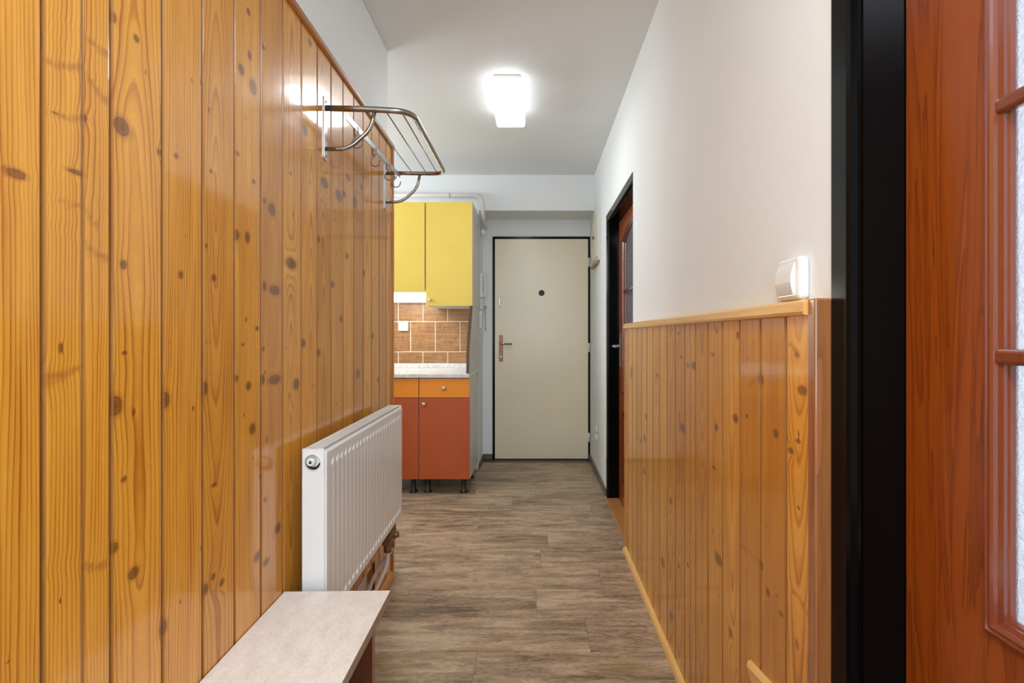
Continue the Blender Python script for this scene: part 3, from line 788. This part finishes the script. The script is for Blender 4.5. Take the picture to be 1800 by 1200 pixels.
# ------------------------------------------------------------------ kitchen
YU = 3.77; YL = 3.57; XK = -0.457
def knob(T, parent, x, y, z, r=0.014):
    mb = MB().lathe([(r*0.5, 0), (r*0.42, 0.006), (r*0.7, 0.010), (r, 0.014), (r*0.97, 0.019), (r*0.6, 0.0225), (r*0.1, 0.0235)], (x, y, z), (0, -1, 0), 24)
    T.part('knob', mb, M['knob'], parent=parent, label='round brushed metal knob')
def wall_cab(label, x0, x1, z0, z1, kx):
    T = Thing('wall_cabinet', label, 'kitchen cabinet', ((x0+x1)/2, YU+0.2, z0), group='yellow wall cabinets')
    mb = MB().box(x0, x1, YU+0.021, YB-0.0155, z0, z1, 0.001, 1)
    T.part('body', mb, M['grey_laminate'])
    mb = MB().box(x0+0.003, x1-0.003, YU, YU+0.018, z0-0.001, z1, 0.0015, 2)
    d = T.part('door', mb, M['yellow'])
    if kx: knob(T, d, kx, YU-0.0005, z0+0.042, 0.012)
wall_cab('yellow wall cabinet, the taller one at the corner by the entry door niche', -0.805, XK, 1.327, 2.09, -0.768)
wall_cab('yellow wall cabinet with its lower edge higher, above the lit strip lamp', -1.156, -0.808, 1.424, 2.09, None)
def base_cab(label, x0, x1, drawer_knob, door_knob):
    T = Thing('base_cabinet', label, 'kitchen cabinet', ((x0+x1)/2, YL+0.3, 0), group='orange base cabinets')
    mb = MB().box(x0, x1, YL+0.021, 4.06, 0.105, 0.812, 0.001, 1)
    T.part('body', mb, M['grey_laminate'])
    mb = MB().box(x0+0.002, x1-0.002, YL, YL+0.018, 0.675, 0.806, 0.0015, 2)
    d = T.part('drawer', mb, M['orange'])
    if drawer_knob: knob(T, d, drawer_knob, YL-0.0005, 0.74, 0.015)
    mb = MB().box(x0+0.002, x1-0.002, YL, YL+0.018, 0.105, 0.671, 0.0015, 2)
    d = T.part('door', mb, M['rust'])
    if door_knob: knob(T, d, door_knob, YL-0.0005, 0.629, 0.015)
    for lx in (x0+0.05, x1-0.05):
        for ly in (YL+0.06, 4.0):
            mb = MB().lathe([(0.030, 0.0), (0.030, 0.008), (0.018, 0.016), (0.018, 0.092), (0.026, 0.1045)], (lx, ly, 0.0003), (0, 0, 1), 18)
            T.part('leg', mb, M['black'])
base_cab('orange base cabinet under the worktop end, with drawer and door knobs in view', -0.806, -0.4525, -0.631, -0.77)
base_cab('orange base cabinet half hidden behind the radiator, no knob in view', -1.163, -0.809, None, None)
mb = MB().box(-1.163, -0.455, YL-0.018, YB-0.0155, 0.8125, 0.841, 0.004, 2)
mb.box(-1.163, -0.479, YB-0.032, YB-0.0155, 0.841, 0.878, 0.003, 2)
single('worktop', mb, M['stone'], (-0.8, 3.9, 0.8125), 'white and grey marbled kitchen worktop on the orange cabinets', 'worktop')
T = Thing('end_panel', 'grey side panel with brown slanted edge between worktop and wall cabinet', 'panel', (-0.465, 3.9, 0.842))
pp = [(YL+0.004, 0.8415), (YL+0.012, 1.00), (YU+0.004, 1.3255), (YB-0.0155, 1.3255), (YB-0.0155, 0.8415)]
mb = MB().prism(pp, 'X', -0.4775, -0.4575)
T.part('board', mb, M['grey_laminate'])
mb = MB()
e = [(YL+0.004, 0.8415), (YL+0.012, 1.00), (YU+0.004, 1.3255)]
e2 = [(a-0.003, z) for a, z in e]
mb.prism(e2+[(a-0.0003, z) for a, z in e[::-1]], 'X', -0.4780, -0.4570)
T.part('edge_band', mb, M['brown_edge'], label='dark brown edge band')
# tiles
T = Thing('backsplash', 'brown woven-look wall tiles with cream joints behind the worktop', 'wall tiles', (-0.82, YB, 0.88))
mb = MB().box(-1.30, -0.4785, YB-0.0095, YB-0.0005, 0.845, 1.52)
T.part('grout', mb, M['grout'])
mb = MB()
for zi, (z0, z1, xs) in enumerate(((0.723, 0.973, -1.13), (0.973, 1.223, -1.028), (1.223, 1.473, -1.13), (1.473, 1.60, -1.028))):
    z0c, z1c = max(z0+0.004, 0.847), min(z1-0.004, 1.515)
    if z1c <= z0c: continue
    for k in range(-1, 4):
        a, b_ = max(xs+0.204*k+0.004, -1.298), min(xs+0.204*(k+1)-0.004, -0.4795)
        if b_ > a+0.01: mb.box(a, b_, YB-0.0130, YB-0.0098, z0c, z1c, 0.001, 1)
T.part('tiles', mb, M['tile'])
# strip lamp under the shorter cabinet
T = Thing('strip_lamp', 'glowing strip lamp under the shorter yellow wall cabinet', 'lamp', (-0.98, 3.9, 1.39))
mb = MB().box(-1.156, -0.812, 3.845, 4.16, 1.402, 1.4215, 0.004, 2)
T.part('housing', mb, M['white'])
mb = MB().box(-1.150, -0.818, 4.06, 4.14, 1.374, 1.4018, 0.008, 3)
T.part('reflected_band', mb, M['lamp_side'])  # glowing bar stands in for the tube's reflected band
mb = MB().box(-1.154, -0.812, 3.79, 3.843, 1.384, 1.4215, 0.010, 3)
T.part('tube', mb, M['tube_glow'])

# ------------------------------------------------------------------ radiator (left wall frame: x out of the boards, y along)
x0, x1 = 0.036, 0.095; y0, y1 = 1.332, 2.163; z0, z1 = 0.348, 0.812
T = Thing('radiator', 'white ribbed panel radiator mounted on the pine boarding beyond the bench', 'radiator', (0.06, 1.75, 0.348), 'L')
# front panel with pressed channels
mb = MB()
ys = []; n_r = 23; pitch = (y1-y0-0.05)/n_r
def depth(y):
    t = ((y-y0-0.025)/pitch) % 1.0
    if y < y0+0.025 or y > y1-0.025: return 0.0
    return 0.0045*(1-abs(min(1, max(0, (abs(t-0.5)-0.14)/0.16))))
colsy = [y0, y0+0.004]+[y0+0.025+pitch*(k+f) for k in range(n_r) for f in (0.0, 0.2, 0.36, 0.5, 0.64, 0.8)]+[y1-0.025, y1-0.004, y1]
rowsz = [z0, z0+0.006, z0+0.024, z0+0.031, z0+0.044, z1-0.052, z1-0.039, z1-0.032, z1-0.012, z1-0.005]
grid = []
for z in rowsz:
    row = []
    for y in colsy:
        e = 0.0
        if z in (rowsz[0],) or z == rowsz[-1]: e = 0.006
        if y in (colsy[0], colsy[-1]): e = max(e, 0.004)
        f = 0.2 if z0+0.028 < z < z1-0.035 else 0.0
        if z in (rowsz[3], rowsz[6]): f = 2.2
        row.append(mb.bm.verts.new((x1-e-depth(y)*f, y, z)))
    grid.append(row)
for i in range(len(rowsz)-1):
    for j in range(len(colsy)-1):
        f = mb.bm.faces.new((grid[i][j], grid[i][j+1], grid[i+1][j+1], grid[i+1][j]))
T.part('front_panel', mb, M['enamel'])
mb = MB().box(x0+0.030, x1-0.011, y0+0.004, y1-0.004, z0+0.004, z1-0.014, 0.003, 1)
T.part('core', mb, M['enamel'])
mb = MB().box(x0, x0+0.028, y0+0.006, y1-0.006, z0+0.004, z1-0.010, 0.006, 2)
T.part('rear_panel', mb, M['enamel'])
# side covers with the round vent hole on the near one
def cover(ya, yb, hole):
    mb = MB(); hx, hz, hr = 0.061, z1-0.036, 0.0205
    xa, xb = x0-0.002, x1-0.004; za, zb = z0+0.001, z1-0.0005
    if hole:
        n = 32
        circ = [(hx+hr*math.cos(2*math.pi*k/n), hz+hr*math.sin(2*math.pi*k/n)) for k in range(n)]
        def onrect(k):
            a = 2*math.pi*k/n; c, s_ = math.cos(a), math.sin(a); zt = zb
            zl = hz-0.035
            t = min([(xb-hx)/c if c > 1e-6 else 9, (xa-hx)/c if c < -1e-6 else 9, (zt-hz)/s_ if s_ > 1e-6 else 9, (zl-hz)/s_ if s_ < -1e-6 else 9])
            return (hx+c*t, hz+s_*t)
        rect = [onrect(k) for k in range(n)]
        for yy in (ya, yb):
            A = [mb.bm.verts.new((p[0], yy, p[1])) for p in circ]; B = [mb.bm.verts.new((p[0], yy, p[1])) for p in rect]
            for k in range(n): mb.bm.faces.new((A[k], A[(k+1) % n], B[(k+1) % n], B[k]))
        A = [mb.bm.verts.new((p[0], ya, p[1])) for p in circ]; B = [mb.bm.verts.new((p[0], yb, p[1])) for p in circ]
        for k in range(n): mb.bm.faces.new((A[k], B[k], B[(k+1) % n], A[(k+1) % n]))
        # corners of the square and the plate below
        zl = hz-0.035
        for (cx, cz) in ((xa, zb), (xb, zb), (xb, zl), (xa, zl)):
            ks = sorted(range(n), key=lambda k: math.hypot(rect[k][0]-cx, rect[k][1]-cz))[:2]
            for yy in (ya, yb): mb.poly([(rect[ks[0]][0], yy, rect[ks[0]][1]), (cx, yy, cz), (rect[ks[1]][0], yy, rect[ks[1]][1])])
        mb.box(xa, xb, ya, yb, za, zl); mb.box(xa, xa+0.001, ya, yb, zl, zb); mb.box(xb-0.001, xb, ya, yb, zl, zb); mb.box(xa, xb, ya, yb, zb-0.001, zb)
        # pressed rim
        mb.tube([(hx+(hr+0.001)*math.cos(2*math.pi*k/n), ya-0.0002, hz+(hr+0.001)*math.sin(2*math.pi*k/n)) for k in range(n)], 0.0016, 6, closed=True)
    else: mb.box(xa, xb, ya, yb, za, zb, 0.001, 1)
    mb.box(xa, xb, min(ya, yb) if hole else ya, max(ya, yb), zb-0.0008, zb+0.0004)
    return mb
T.part('side_cover', cover(y0-0.003, y0-0.0003, True), M['enamel'])
mb = MB().lathe([(0.0200, 0), (0.0200, 0.010)], (0.061, y0+0.0145, z1-0.036), (0, -1, 0), 24)
T.part('hole_recess', mb, M['enamel'])
mb = MB().tube([(0.061+0.0165*math.cos(math.radians(a)), y0+0.0035, z1-0.036+0.0165*math.sin(math.radians(a))) for a in range(190, 356, 8)], 0.0032, 8)
T.part('shade_arc', mb, M['black'], label='black arc painted as shade under the vent plug')  # solid black arc imitates the shade inside the hole
T.part('side_cover', cover(y1+0.0003, y1+0.003, False), M['enamel'])
mb = MB().lathe([(0.0105, 0), (0.0105, 0.014), (0.0085, 0.018), (0.0080, 0.018), (0.0035, 0.018), (0.003, 0.015)], (0.059, y0+0.0042, z1-0.034), (0, -1, 0), 20)
v = T.part('vent_plug', mb, M['white'])
mb = MB().lathe([(0.0034, 0), (0.0034, 0.001)], (0.059, y0-0.0140, z1-0.034), (0, -1, 0), 12)
T.part('vent_screw', mb, M['black'], parent=v)
# top grille with slots
mb = MB(); ya = y0+0.004; nb = 30; st = (y1-y0-0.008)/nb
mb.box(x0+0.001, x0+0.007, y0, y1, z1-0.009, z1, 0.001, 1).box(x1-0.020, x1-0.012, y0, y1, z1-0.009, z1, 0.001, 1)
for k in range(nb+1):
    yc = min(ya+st*k, y1-0.012); mb.box(x0+0.007, x1-0.020, yc, yc+(0.022 if k % 1 == 0 else 0.01), z1-0.006, z1-0.0015)
mb.box(x0+0.007, x1-0.020, y0, y0+0.02, z1-0.009, z1, 0.0, 1)
T.part('top_grille', mb, M['enamel'])
# wall bracket
for yy in (1.50, 2.0):
    T.part('wall_bracket', MB().box(0.0008, x0-0.0005, yy-0.015, yy+0.015, 0.40, 0.76), M['steel'])
# valve block and two pipes
mb = MB()
mb.lathe([(0.015, 0), (0.019, 0.004), (0.019, 0.020), (0.013, 0.024), (0.013, 0.040)], (0.062, 2.115, z0-0.0405), (0, 0, 1), 16)
mb.lathe([(0.015, 0), (0.019, 0.004), (0.019, 0.020), (0.013, 0.024), (0.013, 0.040)], (0.062, 2.060, z0-0.0405), (0, 0, 1), 16)
mb.box(0.042, 0.080, 2.040, 2.135, z0-0.085, z0-0.040, 0.008, 3)
mb.lathe([(0.013, 0), (0.015, 0.010), (0.012, 0.022)], (0.072, 2.105, z0-0.062), (1, 0, 0.2), 14)
mb.lathe([(0.016, 0), (0.016, 0.020), (0.012, 0.028)], (0.061, 2.112, z0-0.112), (0, 0, 1), 14)
mb.lathe([(0.016, 0), (0.016, 0.020), (0.012, 0.028)], (0.061, 2.062, z0-0.112), (0, 0, 1), 14)
T.part('valve', mb, M['valve'], label='brown metal valve block')
mb = MB().tube(round_path([(0.061, 2.062, z0-0.10), (0.061, 2.062, 0.185), (0.040, 1.98, 0.130), (0.028, 1.80, 0.055), (0.024, 1.62, 0.035)], 0.07, 8), 0.0085, 12)
T.part('pipe', mb, M['pipe_pink'])
mb = MB().tube(round_path([(0.061, 2.112, z0-0.10), (0.061, 2.112, 0.215), (0.020, 2.03, 0.165), (0.012, 1.86, 0.095), (0.010, 1.62, 0.075)], 0.07, 8), 0.0085, 12)
T.part('pipe', mb, M['pipe_pink'])

# ------------------------------------------------------------------ shoe bench
T = Thing('bench', 'low shoe bench with a beige slab top along the panelling in the foreground', 'bench', (0.13, 0.8, 0), 'L')
mb = MB().box(0.0015, 0.2695, 0.25, 1.301, 0.432, 0.456, 0.0012, 2)
o = T.part('top', mb, [M['bench_top'], M['bench_edge']])
for p in o.data.polygons:
    if p.center.z + 0 < 0.4555 and abs(p.normal.z) < 0.5: p.material_index = 1
def side(ya, yb):
    mb = MB().box(0.012, 0.234, ya, yb, 0.0005, 0.4315, 0.001, 1)
    p = T.part('side_panel', mb, M['walnut'])
    T.part('edge_band', MB().box(0.2343, 0.2358, ya-0.0003, yb+0.0003, 0.0005, 0.4313), M['walnut_edge'], parent=p, label='light brown edge band')
side(1.262, 1.280); side(0.27, 0.288)
mb = MB().box(0.03, 0.204, 0.2885, 1.2615, 0.196, 0.214, 0.001, 1)
sh = T.part('shelf', mb, wood('shelf_laminate', (0.30, 0.11, 0.045), (0.20, 0.065, 0.025), 'Y', 40, 0.35, 0.3))
T.part('shelf_edge', MB().box(0.2043, 0.2058, 0.2885, 1.2615, 0.196, 0.2142), M['walnut_edge'], parent=sh)
T.part('shelf_support', MB().box(0.135, 0.178, 1.2520, 1.2612, 0.2145, 0.2195, 0.001, 1), M['pipe_pink'])

# ------------------------------------------------------------------ coat rack
T = Thing('coat_rack', 'tubular chrome hat and coat rack high on the pine boarding', 'coat rack', (0.0, 1.9, 1.66), 'L')
YN, YF = 1.569, 2.25; tl = 0.0175/(YF-YN)          # rises slightly towards its far end
def zt(y, z): return z+tl*(y-YN)
for y, zl_, zh in ((YN, 1.641, 1.835), (YF, 1.655, 1.855)):
    mb = MB()
    pts = [(y-0.011, zh), (y+0.011, zh)]+[(y+0.011*math.cos(a), zl_+0.011+0.011*math.sin(a)) for a in [-k*math.pi/8 for k in range(9)]]
    mb.prism(pts, 'X', 0.0006, 0.0036)
    b_ = T.part('wall_plate', mb, M['steel'])
    for zz in (zh-0.014, zl_+0.014):
        T.part('screw', MB().lathe([(0.004, 0), (0.0035, 0.0015), (0.001, 0.002)], (0.0038, y, zz), (1, 0, 0), 12), M['chrome'], parent=b_)
dep = 0.264; zr = 1.802
path = round_path([(0.0037, YN, zt(YN, zr)), (0.15, YN, zt(YN, zr)-0.002), (dep, YN+0.012, zt(YN, zr)-0.004), (dep, YF-0.012, zt(YF, zr)-0.004), (0.15, YF, zt(YF, zr)-0.001), (0.0037, YF, zt(YF, zr))], 0.062, 10)
T.part('outer_tube', MB().tube(path, 0.0088, 16), M['chrome'])
for y, zb_ in ((YN, 1.677), (YF, 1.692)):
    zz = zt(y, zr)
    path = round_path([(0.0037, y, zb_), (0.072, y, zb_), (0.140, y, zb_+0.062), (0.152, y, zz-0.007)], 0.04, 8)
    T.part('brace', MB().tube(path, 0.0062, 12), M['chrome'])
for w_ in (0.125, 0.185, 0.232):
    T.part('wire', MB().tube([(w_, YN, zt(YN, zr)-0.006), (w_, YF, zt(YF, zr)-0.006)], 0.0021, 8), M['chrome'])
wr = 0.063
mb = MB()
za, zb_ = 1.768, 1.802
A = [mb.bm.verts.new(p) for p in ((wr, YN, za), (wr+0.003, YN, za), (wr+0.003, YN, za+0.021), (wr, YN, za+0.021))]
B = [mb.bm.verts.new(p) for p in ((wr, YF, zb_-0.006), (wr+0.003, YF, zb_-0.006), (wr+0.003, YF, zb_+0.012), (wr, YF, zb_+0.012))]
mb.bm.faces.new(A); mb.bm.faces.new(B[::-1])
for i in range(4): mb.bm.faces.new((A[i], B[i], B[(i+1) % 4], A[(i+1) % 4]))
T.part('hook_rail', mb, M['steel'])
hy = [1.66, 1.865, 2.055, 2.17]
for y in hy:
    zz = za+(zb_-0.006-za)*(y-YN)/(YF-YN)
    c = wr+0.0015; mb = MB()
    # wire bent over the rail, twisted below it and curled into an open hook
    p = [(c-0.006, y, zz+0.030), (c-0.006, y, zz+0.024), (c-0.0055, y, zz-0.004), (c-0.003, y, zz-0.012)]
    p += [(c+0.002, y, zz-0.020)]
    hook = [(c+0.004+0.017*math.cos(math.radians(a)), y, zz-0.041+0.017*math.sin(math.radians(a))) for a in range(120, 361, 20)]
    p += hook+[(c+0.023, y, zz-0.034)]
    mb.tube(round_path(p, 0.004, 3), 0.0023, 8)
    q = [(c+0.006, y+0.003, zz+0.012), (c+0.0065, y+0.003, zz-0.004), (c+0.004, y+0.003, zz-0.016), (c-0.003, y+0.003, zz-0.022), (c-0.007, y+0.003, zz-0.012), (c-0.0065, y+0.003, zz-0.002)]
    mb.tube(round_path(q, 0.004, 3), 0.0017, 8)
    T.part('hook', mb, M['hook'])
